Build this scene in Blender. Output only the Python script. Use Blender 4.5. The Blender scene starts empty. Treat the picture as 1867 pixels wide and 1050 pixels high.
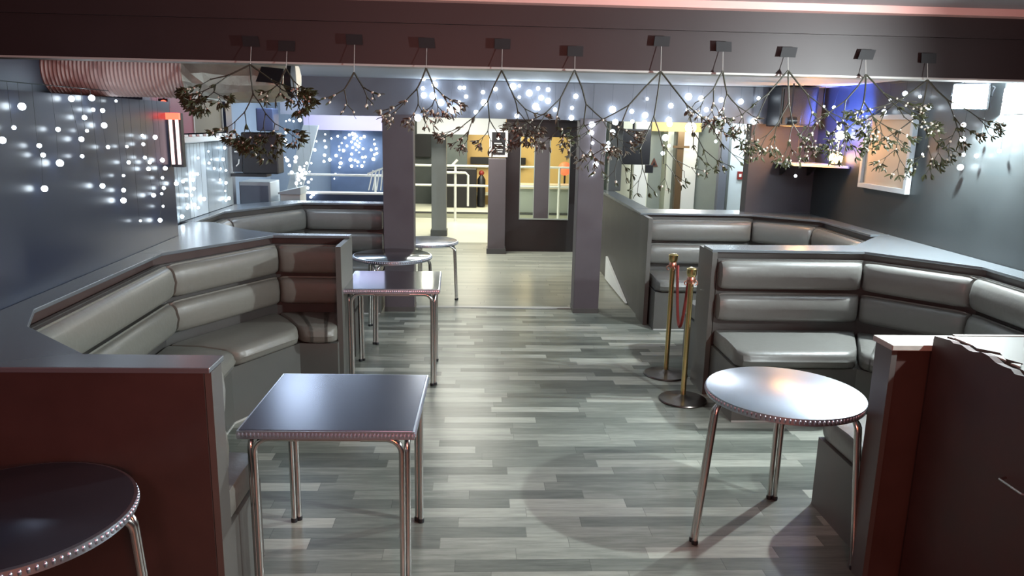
import bpy, bmesh, math, random
from mathutils import Vector, Matrix
random.seed(7)
S = bpy.context.scene
col = S.collection
PI = math.pi

# ------------------------------------------------------------------ camera
FOC, PIT, ROLL, YAW, EYE = 1376.31190, 0.21442, 0.02073, 0.04914, 1.90589
cp, sp = math.cos(PIT), math.sin(PIT)
F = Vector((math.sin(YAW)*cp, math.cos(YAW)*cp, -sp))
R = Vector((math.cos(YAW), -math.sin(YAW), 0)); U = R.cross(F)
R, U = math.cos(ROLL)*R + math.sin(ROLL)*U, -math.sin(ROLL)*R + math.cos(ROLL)*U
cam = bpy.data.cameras.new('camera'); camo = bpy.data.objects.new('camera', cam); col.objects.link(camo)
cam.sensor_width = 36; cam.lens = FOC/1867*36; cam.clip_start = .05
camo.matrix_world = Matrix(((R.x, U.x, -F.x, 0), (R.y, U.y, -F.y, 0), (R.z, U.z, -F.z, EYE), (0, 0, 0, 1)))
S.camera = camo
# ------------------------------------------------------------------ world, exposure
w = bpy.data.worlds.new('world'); S.world = w; w.use_nodes = True
w.node_tree.nodes['Background'].inputs[0].default_value = (.62, .75, 1, 1)
w.node_tree.nodes['Background'].inputs[1].default_value = .12
S.view_settings.view_transform = 'Standard'; S.view_settings.look = 'None'
S.view_settings.exposure = 0.0; S.view_settings.gamma = 1; S.view_settings.use_curve_mapping = False

def light(name, kind, loc, energy, color, size=.1, target=None, size_y=None, spot=None):
    l = bpy.data.lights.new(name, kind); l.energy = energy; l.color = color
    if kind == 'AREA':
        l.size = size
        if size_y: l.shape = 'RECTANGLE'; l.size_y = size_y
    else: l.shadow_soft_size = size
    if spot: l.spot_size = spot; l.spot_blend = .25
    o = bpy.data.objects.new(name, l); col.objects.link(o); o.location = loc
    if target is not None:
        o.rotation_euler = (Vector(target)-Vector(loc)).to_track_quat('-Z', 'Y').to_euler()
    return o
COLD = (.88, .97, .98)
light('flood_light_near', 'SPOT', (2.515, 2.49, 2.03), 300, COLD, .025, (1.64, 2.97, 1.90), spot=math.radians(122)).data.spot_blend = .7
light('flood_light_wall', 'POINT', (3.20, 4.95, 2.13), 330, COLD, .03)
light('orange_bar_light', 'POINT', (.25, -.35, 1.0), 19, (1, .24, .05), .09)
light('red_stage_light', 'AREA', (.5, -.6, 1.7), 26, (1, .17, .08), .25, (-.2, 3.6, 1.2))
light('pink_stage_light', 'AREA', (-.6, -.3, 2.0), 20, (1, .42, .40), .5, (-.3, 4, 2.0))
light('front_room_light', 'AREA', (-.3, .8, 2.45), 4, (1, .9, .85), 1.0, (-.3, 2.2, 0))
light('lounge_fill_light', 'AREA', (.2, 6.0, 2.28), 3, (.9, .95, 1), 1.6, (.2, 6.0, 0))  # added fill for the general brightness, no fixture belongs to it
light('foyer_light', 'AREA', (-.3, 10.4, 2.5), 105, (1, .97, .85), 1.2, (-.3, 10.4, 0))
light('far_hall_light', 'AREA', (-.2, 14.6, 2.5), 160, (1, .95, .78), 1.6, (-.2, 14.6, 0))
light('yellow_far_light', 'POINT', (1.2, 16.2, 2.1), 45, (1, .8, .42), .15)
light('corridor_light', 'POINT', (3.1, 11.2, 2.2), 85, (.93, .97, 1), .15)
light('stage_light', 'AREA', (-1.9, 10.5, 2.45), 40, (.72, .85, 1), .8, (-2.2, 10.6, 0))
light('left_panel_fill_light', 'AREA', (-1.75, 7.2, 2.2), 12, (.7, .84, 1), .4, (-2.1, 7.0, 0))  # added blue-white fill that brightens the left rear panels

# ------------------------------------------------------------------ materials
def mat(name, c, rough=.5, metal=0., emit=0., spec=.5, noise=0., nscale=8., bump=0., coat=0., stretch=None, brush=0.):
    m = bpy.data.materials.new(name); m.use_nodes = True
    nt = m.node_tree; b = nt.nodes['Principled BSDF']
    b.inputs['Base Color'].default_value = (*c, 1); b.inputs['Roughness'].default_value = rough
    b.inputs['Metallic'].default_value = metal; b.inputs['Specular IOR Level'].default_value = spec
    if coat: b.inputs['Coat Weight'].default_value = coat; b.inputs['Coat Roughness'].default_value = .12
    if emit:
        b.inputs['Emission Color'].default_value = (*c, 1); b.inputs['Emission Strength'].default_value = emit
    if noise or bump:
        tc = nt.nodes.new('ShaderNodeTexCoord'); mp = nt.nodes.new('ShaderNodeMapping'); nz = nt.nodes.new('ShaderNodeTexNoise')
        nt.links.new(tc.outputs['Object'], mp.inputs[0]); nt.links.new(mp.outputs[0], nz.inputs['Vector'])
        if stretch: mp.inputs['Scale'].default_value = stretch
        nz.inputs['Scale'].default_value = nscale; nz.inputs['Detail'].default_value = 5
        if noise:
            mr = nt.nodes.new('ShaderNodeMapRange'); mr.inputs[3].default_value = 1-noise; mr.inputs[4].default_value = 1+noise
            mx = nt.nodes.new('ShaderNodeMixRGB'); mx.blend_type = 'MULTIPLY'; mx.inputs[0].default_value = 1; mx.inputs[1].default_value = (*c, 1)
            nt.links.new(nz.outputs[0], mr.inputs[0]); nt.links.new(mr.outputs[0], mx.inputs[2]); nt.links.new(mx.outputs[0], b.inputs['Base Color'])
            r2 = nt.nodes.new('ShaderNodeMapRange'); r2.inputs[3].default_value = max(.02, rough-noise*.3); r2.inputs[4].default_value = min(1, rough+noise*.3)
            nt.links.new(nz.outputs[0], r2.inputs[0]); nt.links.new(r2.outputs[0], b.inputs['Roughness'])
        if bump:
            bp = nt.nodes.new('ShaderNodeBump'); bp.inputs['Strength'].default_value = bump; bp.inputs['Distance'].default_value = .01
            nt.links.new(nz.outputs[0], bp.inputs['Height']); nt.links.new(bp.outputs[0], b.inputs['Normal'])
    return m

def floor_mat(name, ramp, rowh=.088, length=.62, rough=.34):
    m = bpy.data.materials.new(name); m.use_nodes = True
    nt = m.node_tree; N = nt.nodes.new; L = nt.links.new; b = nt.nodes['Principled BSDF']
    tc = N('ShaderNodeTexCoord'); sx = N('ShaderNodeSeparateXYZ'); L(tc.outputs['Object'], sx.inputs[0])
    def mth(op, a, c=None):
        n = N('ShaderNodeMath'); n.operation = op
        for i, v in enumerate((a, c)):
            if v is None: continue
            if isinstance(v, (int, float)): n.inputs[i].default_value = v
            else: L(v, n.inputs[i])
        return n.outputs[0]
    row = mth('FLOOR', mth('DIVIDE', sx.outputs[1], rowh))
    wn = N('ShaderNodeTexWhiteNoise'); wn.noise_dimensions = '1D'; L(row, wn.inputs['W'])
    xs = mth('DIVIDE', mth('ADD', sx.outputs[0], mth('MULTIPLY', wn.outputs['Value'], 3.7)), length)
    cell = mth('FLOOR', xs)
    cv = N('ShaderNodeCombineXYZ'); L(cell, cv.inputs[0]); L(row, cv.inputs[1])
    w2 = N('ShaderNodeTexWhiteNoise'); w2.noise_dimensions = '2D'; L(cv.outputs[0], w2.inputs['Vector'])
    # grain
    off = N('ShaderNodeVectorMath'); off.operation = 'MULTIPLY_ADD'
    L(w2.outputs['Color'], off.inputs[0]); off.inputs[1].default_value = (9, 9, 9); L(tc.outputs['Object'], off.inputs[2])
    mp = N('ShaderNodeMapping'); mp.inputs['Scale'].default_value = (1.8, 16, 1); L(off.outputs[0], mp.inputs[0])
    nz = N('ShaderNodeTexNoise'); nz.inputs['Scale'].default_value = 2.2; nz.inputs['Detail'].default_value = 6; nz.inputs['Roughness'].default_value = .65
    L(mp.outputs[0], nz.inputs['Vector'])
    v = mth('ADD', mth('MULTIPLY', w2.outputs['Value'], .55), mth('MULTIPLY', nz.outputs[0], .62))
    cr = N('ShaderNodeValToRGB'); L(v, cr.inputs[0])
    els = cr.color_ramp.elements
    els[0].position = .15; els[0].color = (*ramp[0], 1); els[1].position = .95; els[1].color = (*ramp[2], 1)
    e = els.new(.55); e.color = (*ramp[1], 1)
    fy = mth('FRACT', mth('DIVIDE', sx.outputs[1], rowh)); fx = mth('FRACT', xs)
    gy = mth('LESS_THAN', fy, .03); gx = mth('LESS_THAN', fx, .005)
    g = mth('MAXIMUM', gy, gx)
    mx = N('ShaderNodeMixRGB'); mx.blend_type = 'MULTIPLY'; L(mth('MULTIPLY', g, .55), mx.inputs[0]); L(cr.outputs[0], mx.inputs[1]); mx.inputs[2].default_value = (.25, .25, .25, 1)
    L(mx.outputs[0], b.inputs['Base Color'])
    b.inputs['Roughness'].default_value = rough
    b.inputs['Specular IOR Level'].default_value = .35
    bp = N('ShaderNodeBump'); bp.inputs['Strength'].default_value = .06; L(nz.outputs[0], bp.inputs['Height']); L(bp.outputs[0], b.inputs['Normal'])
    return m

M = {}
M['floor'] = floor_mat('grey_laminate', ((.035, .042, .036), (.165, .18, .155), (.42, .43, .375)), .093, .6)
M['floor2'] = floor_mat('foyer_laminate', ((.18, .19, .16), (.27, .275, .23), (.36, .36, .30)), .09, 1.2, .32)
M['cream'] = mat('cream_floor', (.62, .63, .53), .35, noise=.1, nscale=2)
M['leather'] = mat('grey_leather', (.145, .145, .135), .36, spec=.55, noise=.06, nscale=30, bump=.12)
M['leatherL'] = mat('warm_grey_leather', (.19, .188, .165), .38, spec=.55, noise=.06, nscale=30, bump=.12)
M['board'] = mat('dark_grey_board', (.075, .072, .068), .42, noise=.15, nscale=6)
M['base'] = mat('booth_base_paint', (.10, .098, .09), .45, noise=.12, nscale=5)
M['part'] = mat('red_lit_partition', (.058, .036, .032), .42, noise=.25, nscale=7, bump=.05)  # red light on the dark grey faces is put into this colour
M['ledge'] = mat('reflecting_ledge_laminate', (.22, .25, .275), .27, metal=.5, noise=.02, nscale=2)  # dark laminate, lightened and blued to carry the ceiling's reflection
M['fascia'] = mat('ledge_edge', (.06, .065, .068), .35)
M['pillar'] = mat('pillar_paint', (.085, .072, .082), .5, noise=.1, nscale=6)
M['beam'] = mat('beam_paint', (.028, .018, .019), .5, noise=.12, nscale=5)
M['header'] = mat('header_paint', (.12, .13, .16), .5, noise=.1, nscale=4)
M['wallL'] = mat('glossy_dark_wall', (.014, .022, .046), .31, spec=.7, noise=.05, nscale=2.2, bump=.06, stretch=(1, 1, .5))
M['wallR'] = mat('slate_wall', (.028, .034, .036), .40, noise=.3, nscale=3)
M['ceil'] = mat('white_ceiling', (.55, .6, .66), .6)
M['ceilF'] = mat('front_ceiling', (.3, .27, .28), .6)
M['steel'] = mat('brushed_steel', (.60, .66, .76), .31, metal=1, noise=.03, nscale=30)
M['steel_dark'] = mat('dark_reflection_steel', (.16, .175, .23), .24, metal=.9, noise=.05, nscale=5)  # steel with the dark ceiling's reflection put into its colour
M['mirror'] = mat('polished_steel_top', (.38, .41, .44), .1, metal=1, noise=.05, nscale=5)
M['chrome'] = mat('tube_steel', (.62, .60, .58), .2, metal=1)
M['black'] = mat('black_plastic', (.012, .013, .016), .4)
M['blackdoor'] = mat('black_door_paint', (.016, .013, .015), .38)
M['brass'] = mat('brass', (.62, .48, .22), .22, metal=1)
M['darkbrass'] = mat('stanchion_base_metal', (.14, .12, .11), .3, metal=1)
M['rope'] = mat('red_rope', (.2, .025, .02), .8, bump=.5, nscale=90)
M['copper'] = mat('copper_hook', (.6, .28, .2), .3, metal=1)
M['duct'] = mat('white_duct_fabric', (.55, .45, .43), .5, bump=.1)
M['foil'] = mat('foil_duct', (.8, .77, .62), .33, metal=.75, bump=.8, nscale=14, noise=.15)
M['bulb'] = mat('led_bulb', (.78, .90, 1), .4, emit=14)
M['wire'] = mat('dark_wire', (.02, .03, .03), .6)
M['stem'] = mat('mistletoe_stem', (.035, .035, .022), .6)
M['leaf'] = mat('mistletoe_leaf', (.05, .06, .025), .5, noise=.35, nscale=20)
M['drydry'] = mat('pale_mistletoe_leaf', (.11, .10, .075), .55, noise=.35, nscale=20)  # paler, greyer leaf colour for some of the bunches
M['berry'] = mat('pale_berry', (.75, .72, .62), .3)
M['maroon'] = mat('maroon_panel', (.20, .06, .08), .5, noise=.1)
M['greypanel'] = mat('grey_textured_panel', (.28, .33, .36), .35, noise=.25, nscale=9, bump=.2)
M['whitepanel'] = mat('pale_panel', (.55, .62, .66), .5, noise=.06)
M['white'] = mat('white_paint', (.75, .77, .75), .45)
M['creampanel'] = mat('cream_panel', (.68, .70, .58), .5, noise=.04)
M['sage'] = mat('sage_panel', (.33, .37, .34), .5, noise=.06)
M['yellow'] = mat('yellow_wall', (.68, .48, .2), .6, noise=.05)
M['tan'] = mat('tan_board', (.6, .52, .4), .55, noise=.08, nscale=3)
M['wood'] = mat('brown_post_wood', (.09, .055, .025), .45, noise=.2, nscale=12, stretch=(6, 6, 1))
M['slatecol'] = mat('grey_column_paint', (.15, .165, .165), .5, noise=.08)
M['navy'] = mat('navy_panel', (.03, .045, .09), .4, noise=.15)
M['navywall'] = mat('navy_wall', (.06, .09, .16), .4, noise=.2)
M['bluewall'] = mat('blue_grey_wall', (.20, .25, .32), .5, noise=.08)
M['red'] = mat('red_plastic', (.22, .02, .018), .4)
M['redglow'] = mat('red_lamp', (1, .09, .05), .4, emit=3.5)
M['neon'] = mat('light_tube', (1, .72, .72), .4, emit=1.6)
M['orangeglow'] = mat('orange_lamp', (1, .55, .2), .4, emit=16)
M['flood'] = mat('flood_lens', (.9, 1, 1), .3, emit=90)
M['warmglow'] = mat('warm_lamp', (1, .88, .6), .4, emit=22)
M['whiteglow'] = mat('white_lamp', (.88, .96, 1), .4, emit=14)
M['boxtop'] = mat('grey_counter_top', (.085, .09, .08), .55, noise=.1, nscale=30)
M['raw'] = mat('chipped_white_edge', (.33, .32, .29), .6, noise=.2, nscale=40)
M['counter'] = mat('red_lit_counter_panel', (.045, .02, .018), .5, noise=.35, nscale=9, bump=.1)  # reddish base carries the red light falling on the counter
M['skirt'] = mat('pale_trim', (.45, .45, .43), .45)
M['tape'] = mat('black_tape', (.008, .008, .01), .7)
def glass():
    m = bpy.data.materials.new('clear_glass'); m.use_nodes = True
    b = m.node_tree.nodes['Principled BSDF']; b.inputs['Transmission Weight'].default_value = 1; b.inputs['Roughness'].default_value = .02
    b.inputs['IOR'].default_value = 1.1; b.inputs['Base Color'].default_value = (.9, .95, .93, 1)
    return m
M['glass'] = glass()

# ------------------------------------------------------------------ mesh helpers
class MB:
    def __init__(s): s.v = []; s.f = []; s.sm = False
    def add(s, v, f):
        n = len(s.v); s.v += [tuple(p) for p in v]; s.f += [tuple(i+n for i in q) for q in f]; return s
    def box(s, x0, y0, z0, x1, y1, z1):
        x0, x1 = sorted((x0, x1)); y0, y1 = sorted((y0, y1)); z0, z1 = sorted((z0, z1))
        return s.add([(x0,y0,z0),(x1,y0,z0),(x1,y1,z0),(x0,y1,z0),(x0,y0,z1),(x1,y0,z1),(x1,y1,z1),(x0,y1,z1)],
                     [(0,3,2,1),(4,5,6,7),(0,1,5,4),(1,2,6,5),(2,3,7,6),(3,0,4,7)])
    def prism(s, poly, z0, z1):
        a = sum(poly[i][0]*poly[(i+1)%len(poly)][1]-poly[(i+1)%len(poly)][0]*poly[i][1] for i in range(len(poly)))
        if a < 0: poly = poly[::-1]
        n = len(poly)
        return s.add([(x,y,z0) for x,y in poly]+[(x,y,z1) for x,y in poly],
                     [tuple(range(n-1,-1,-1)), tuple(range(n,2*n))]+[(i,(i+1)%n,n+(i+1)%n,n+i) for i in range(n)])
    def hull(s, a, b):      # two matching loops of points -> closed loft
        n = len(a)
        return s.add(list(a)+list(b), [tuple(range(n-1,-1,-1)), tuple(range(n,2*n))]+[(i,(i+1)%n,n+(i+1)%n,n+i) for i in range(n)])
    def tube(s, pts, r, n=10):
        pts = [Vector(p) for p in pts]; rs = r if isinstance(r, (list, tuple)) else [r]*len(pts)
        t = (pts[1]-pts[0]).normalized(); u = t.cross(Vector((0,0,1)))
        if u.length < .1: u = t.cross(Vector((1,0,0)))
        u.normalize(); V = []; Fc = []
        for i, p in enumerate(pts):
            t = (pts[min(i+1,len(pts)-1)]-pts[max(i-1,0)]).normalized()
            u = (u-t*u.dot(t)).normalized(); w_ = t.cross(u)
            for k in range(n):
                a = 2*PI*k/n; V.append(p+(u*math.cos(a)+w_*math.sin(a))*rs[i])
        for i in range(len(pts)-1):
            for k in range(n):
                a, b = i*n+k, i*n+(k+1)%n; Fc.append((a, b, b+n, a+n))
        Fc.append(tuple(range(n-1,-1,-1))); Fc.append(tuple(range((len(pts)-1)*n, len(pts)*n)))
        s.sm = True
        return s.add(V, Fc)
    def lathe(s, prof, c=(0,0,0), n=40, axis='z'):
        V = []; Fc = []
        for r, z in prof:
            for k in range(n):
                a = 2*PI*k/n; p = (r*math.cos(a), r*math.sin(a), z)
                if axis == 'x': p = (z, r*math.cos(a), r*math.sin(a))
                if axis == 'y': p = (r*math.sin(a), z, r*math.cos(a))
                V.append((p[0]+c[0], p[1]+c[1], p[2]+c[2]))
        for i in range(len(prof)-1):
            for k in range(n):
                a, b = i*n+k, i*n+(k+1)%n; Fc.append((a, b, b+n, a+n))
        Fc.append(tuple(range(n-1,-1,-1))); Fc.append(tuple(range((len(prof)-1)*n, len(prof)*n)))
        s.sm = True
        return s.add(V, Fc)
    def ball(s, c, r, nu=8, nv=5, sz=1):
        prof = [(max(1e-4, r*math.sin(PI*i/nv)), -r*sz*math.cos(PI*i/nv)) for i in range(nv+1)]
        return s.lathe(prof, c, nu)
def arc(c, r, a0, a1, u, v, n=6):
    c, u, v = Vector(c), Vector(u), Vector(v)
    return [c+u*(r*math.cos(a0+(a1-a0)*i/n))+v*(r*math.sin(a0+(a1-a0)*i/n)) for i in range(n+1)]

def obj(name, mb, m, parent=None, bevel=0., label=None, smooth=None, kind=None, seg=2):
    me = bpy.data.meshes.new(name)
    off = parent_world(parent) if parent else Vector((0,0,0))
    org = off
    if not parent and mb.v:                    # origin of a lone mesh at its own base
        xs = [p[0] for p in mb.v]; ys = [p[1] for p in mb.v]; zs = [p[2] for p in mb.v]
        org = Vector(((min(xs)+max(xs))/2, (min(ys)+max(ys))/2, min(zs)))
    me.from_pydata([(p[0]-org.x, p[1]-org.y, p[2]-org.z) for p in mb.v], [], mb.f)
    bm = bmesh.new(); bm.from_mesh(me); bmesh.ops.recalc_face_normals(bm, faces=bm.faces); bm.to_mesh(me); bm.free()
    me.materials.append(m if not isinstance(m, str) else M[m])
    o = bpy.data.objects.new(name, me); col.objects.link(o)
    if parent: o.parent = parent
    else: o.location = org
    sm = mb.sm if smooth is None else smooth
    if sm:
        for p in me.polygons: p.use_smooth = True
        try: me.set_sharp_from_angle(angle=math.radians(40))
        except Exception: pass
    if bevel:
        b = o.modifiers.new('bevel', 'BEVEL'); b.width = bevel; b.segments = seg; b.limit_method = 'ANGLE'
    if label: o['label'] = label
    if kind: o['kind'] = kind
    return o
def parent_world(p):
    v = Vector((0,0,0))
    while p: v = v + p.location; p = p.parent
    return v
def thing(name, label, cat, loc=(0,0,0), group=None):
    o = bpy.data.objects.new(name, None); o.empty_display_size = .05; col.objects.link(o); o.location = loc
    return tag(o, label, cat, group)
def tag(o, label, cat, group=None):
    o['label'] = label; o['category'] = cat
    if group: o['group'] = group
    return o
def struct(name, mb, m, parent=None, bevel=0.):
    o = obj(name, mb, m, parent, bevel)
    if not parent: o['kind'] = 'structure'
    return o
def box(*a): return MB().box(*a)
def dup(root, loc, label=None, cat=None):
    r = root.copy(); col.objects.link(r); r.location = loc
    if label: r['label'] = label
    for ch in root.children:
        c = ch.copy(); col.objects.link(c); c.parent = r
        for g in ch.children:
            d = g.copy(); col.objects.link(d); d.parent = c
    return r

# ------------------------------------------------------------------ the setting
struct('floor', box(-3.2, -1.5, -.1, 3.6, 7.76, 0), 'floor')
struct('floor', box(-3.2, 7.76, -.1, 6, 12.2, -.001), 'floor2')
struct('floor', box(-3.2, 12.2, -.1, 6, 19, -.001), 'cream')
struct('trim_1', box(-.9, 7.73, 0, 1.05, 7.79, .008), 'skirt')
# left wall, slightly splayed: x = -1.945 - .036 y at its face
def lwx(y): return -1.945-.036*y
struct('wall_left', MB().prism([(lwx(-1.5), -1.5), (lwx(5.5), 5.5), (lwx(5.5)-.12, 5.5), (lwx(-1.5)-.12, -1.5)], 0, 2.006), 'wallL')
struct('wall_left', box(-2.98, -1.5, 0, -2.86, 7.6, 2.6), 'wallL')
struct('wall_left', box(-2.86, 5.38, 0, -2.27, 5.5, 2.05), 'wallL')
struct('wall_right', MB().prism([(3.42, -1.5), (3.54, -1.5), (3.54, 8.0), (3.42, 8.0)], 0, 2.6), 'wallR')
struct('ceiling', box(-3.0, 4.12, 2.31, 3.55, 8.0, 2.4), 'ceil')
struct('ceiling', box(-3.0, -1.5, 2.52, 3.55, 3.98, 2.62), 'ceilF')
struct('ceiling', box(-3.2, 8.0, 2.6, 6, 19, 2.7), 'ceil')
bm_ = thing('ceiling_beam', 'deep maroon-grey beam spanning the whole room, mistletoe hung from its face', 'beam', (0, 4.0, 2.18))
obj('beam_panel', box(-2.86, 4.0, 2.185, 3.42, 4.12, 2.44), 'beam', bm_)
obj('upper_board', box(-2.86, 3.975, 2.385, 3.42, 4.0, 2.52), 'beam', bm_)
obj('lit_bottom_edge', box(-2.86, 3.992, 2.175, 3.42, 4.12, 2.185), 'skirt', bm_, label='thin pale strip put in for light on the lower edge')  # light on the beam's lower edge, put in as a pale strip
struct('trim_2', box(-2.86, 3.90, 2.485, 3.42, 3.975, 2.52), mat('pink_lit_cornice', (.75, .42, .38), .5))  # pink light along the ceiling edge is put into the trim colour
# header over the openings at the back of the lounge
struct('wall_back', MB().box(-1.9, 7.57, 1.95, 3.42, 7.75, 2.31), 'header')
struct('wall_back', MB().box(2.74, 7.60, 0, 3.42, 7.75, 1.95), mat('dark_plum_wall', (.05, .047, .058), .5, noise=.2, nscale=4))
struct('wall_back', MB().box(-2.86, 7.57, 0, -2.42, 7.75, 2.31), 'wallL')
def pillar(x0, x1, lab):
    t = thing('pillar', lab, 'pillar', ((x0+x1)/2, 7.66, 0))
    obj('shaft', box(x0, 7.55, 0, x1, 7.78, 1.97), 'pillar', t, .004)
    obj('foot_strip', box(x0-.004, 7.546, 0, x1+.004, 7.784, .05), 'board', t)
pillar(-.925, -.625, 'mauve grey square pillar behind the round table, left of the wide opening')
pillar(1.01, 1.27, 'mauve grey square pillar at the right of the opening beside the low wall')
# low wall along the walkway on the right, and the dark post at its end
t = thing('low_wall', 'charcoal waist-high wall running back from the right pillar', 'low wall', (1.7, 8.8, 0))
obj('panel', box(1.66, 7.45, 0, 1.76, 10.0, 1.04), 'board', t)
obj('ledge', box(1.63, 7.80, 1.04, 1.80, 10.0, 1.07), 'ledge', t)
t = thing('pillar', 'slim dark post standing at the far end of the charcoal low wall', 'post', (1.8, 9.96, 1.07))
obj('shaft', box(1.72, 9.86, 1.07, 1.88, 10.0, 2.6), 'slatecol', t, .004)
# triangular pale brace by the low wall foot
t = thing('floor_panel', 'pale triangular panel leaning low beside the right pillar', 'panel', (1.6, 8.4, 0))
obj('panel', MB().hull([(1.655, 7.95, .015), (1.655, 9.3, .015), (1.655, 9.3, .30)], [(1.63, 7.95, .015), (1.63, 9.3, .015), (1.63, 9.3, .30)]), 'white', t)

# ------------------------------------------------------------------ upholstery
def offs(poly, d):
    """offset an open polyline to its left by d, mitred"""
    out = []
    for i, p in enumerate(poly):
        p = Vector(p)
        ns = []
        if i > 0: e = (p-Vector(poly[i-1])).normalized(); ns.append(Vector((-e.y, e.x)))
        if i < len(poly)-1: e = (Vector(poly[i+1])-p).normalized(); ns.append(Vector((-e.y, e.x)))
        n = sum(ns, Vector((0,0))).normalized(); out.append(p+n*(d/max(.5, n.dot(ns[0]))))
    return out
def pad(poly, i, d0, d1, z0, z1, gap=.006, rz=.05, rd=.05, puff=.02, seg=5):
    """rounded cushion on facet i of the polyline, between offsets d0..d1 and heights z0..z1"""
    A0, A1 = offs(poly, d0), offs(poly, d1)
    a0, b0, a1, b1 = A0[i], A0[i+1], A1[i], A1[i+1]
    prof = []   # (s 0..1 across depth, z) rounded rectangle, counted in metres
    D = abs(d1-d0)
    def corner(cs, cz, q0):
        for k in range(seg+1):
            a = q0+PI/2*k/seg; prof.append((cs+min(rd, D*.49)*math.cos(a), cz+min(rz, (z1-z0)*.49)*math.sin(a)))
    r1, r2 = min(rd, D*.49), min(rz, (z1-z0)*.49)
    corner(D-r1, z1-r2, 0)
    prof += [(D*.5, z1+puff*.5)]
    prof += [(.0, z1), (.0, z0)]
    corner(D-r1, z0+r2, -PI/2)
    prof += [(D+puff*.5, (z0+z1)/2)]
    mb = MB(); n = len(prof)
    Ls = (b1-a1).length
    us = [0, .012, .035, .08]; us = [u/Ls for u in us]+[.25, .5, .75]+[1-u/Ls for u in us[::-1]]
    sc = [.72, .9, .975, 1, 1, 1, 1, 1, .975, .9, .72]
    cz = (z0+z1)/2
    rings = []
    for u, k in zip(us, sc):
        u = min(max(u, gap/Ls), 1-gap/Ls)
        p0 = a0.lerp(b0, u); p1 = a1.lerp(b1, u)
        rings.append([(*(p0.lerp(p1, (s*(k if s > D*.3 else 1))/D)), cz+(z-cz)*k) for s, z in prof])
    V = [p for r in rings for p in r]; Fc = []
    for j in range(len(rings)-1):
        for k in range(n):
            a, b = j*n+k, j*n+(k+1)%n; Fc.append((a, b, b+n, a+n))
    Fc.append(tuple(range(n))); Fc.append(tuple(range((len(rings)-1)*n, len(rings)*n)))
    mb.add(V, Fc); mb.sm = True
    return mb
def facet(poly, i, d0, d1, z0, z1):
    A0, A1 = offs(poly, d0), offs(poly, d1)
    return MB().hull([(*A0[i], z0), (*A0[i+1], z0), (*A1[i+1], z0), (*A1[i], z0)], [(*A0[i], z1), (*A0[i+1], z1), (*A1[i+1], z1), (*A1[i], z1)])
def booth(label, poly, lea, skip=(), depth=.62, sgn=1, seat_skip=(), back_skip=(), split=(), rows=((.80, 1.0), (.57, .765)), loc=None, group='upholstered booths around the lounge'):
    """poly: face of the backrest board; cushions grow to its left (sgn=1) or right"""
    c = poly[len(poly)//2]
    t = thing('booth_seat', label, 'booth seating', (c[0], c[1], 0), group)
    for i in range(len(poly)-1):
        s = sgn
        if i in skip: continue
        if i not in back_skip:
            obj('back_board', facet(poly, i, 0.004*s, .03*s, .46, 1.005), 'board', t)
            for z0, z1 in rows:
                obj('back_cushion', pad(poly, i, .032*s, .125*s, z0, z1, rz=.06, rd=.07), lea, t)
        if i not in seat_skip:
            obj('seat_cushion', pad(poly, i, .05*s, depth*s, .375, .495, rz=.045, rd=.06, puff=.02), lea, t)
            obj('seat_base', facet(poly, i, .02*s, (depth-.045)*s, .0, .372), 'base', t)
            e = facet(poly, i, (depth-.045)*s, (depth-.04)*s, 0, .012); obj('kick_trim', e, 'skirt', t)
    return t

# --- left booth (nearest the front partition)
NL = [(-.93, 2.63), (-1.50, 2.63), (-1.93, 3.02), (-1.985, 4.70), (-1.50, 5.60), (-.965, 5.60)]
booth('pale grey leather corner booth in front, along the glossy left wall', NL, 'leatherL', sgn=-1, depth=.50, back_skip=())
# --- left rear booth
booth('grey leather corner booth behind the round table at left rear', [(-.98, 6.0), (-2.0, 6.0), (-2.33, 6.5), (-2.33, 6.98), (-1.80, 7.90), (-.96, 7.90)][0:6], 'leather', sgn=-1, depth=.50, back_skip=(0,))
# --- right front booth
booth('grey leather corner booth behind the small round steel table', [(1.76, 2.98), (2.75, 2.98), (3.27, 3.5), (3.27, 4.62), (2.76, 5.19), (1.70, 5.19)], 'leather', sgn=1, depth=.60)
# --- right rear booth
booth('grey leather corner booth at right rear below the corridor opening', [(1.76, 5.58), (2.80, 5.58), (3.28, 6.0), (3.28, 7.0), (2.76, 7.42), (1.70, 7.42)], 'leather', sgn=1, depth=.55, back_skip=(0,))

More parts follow.
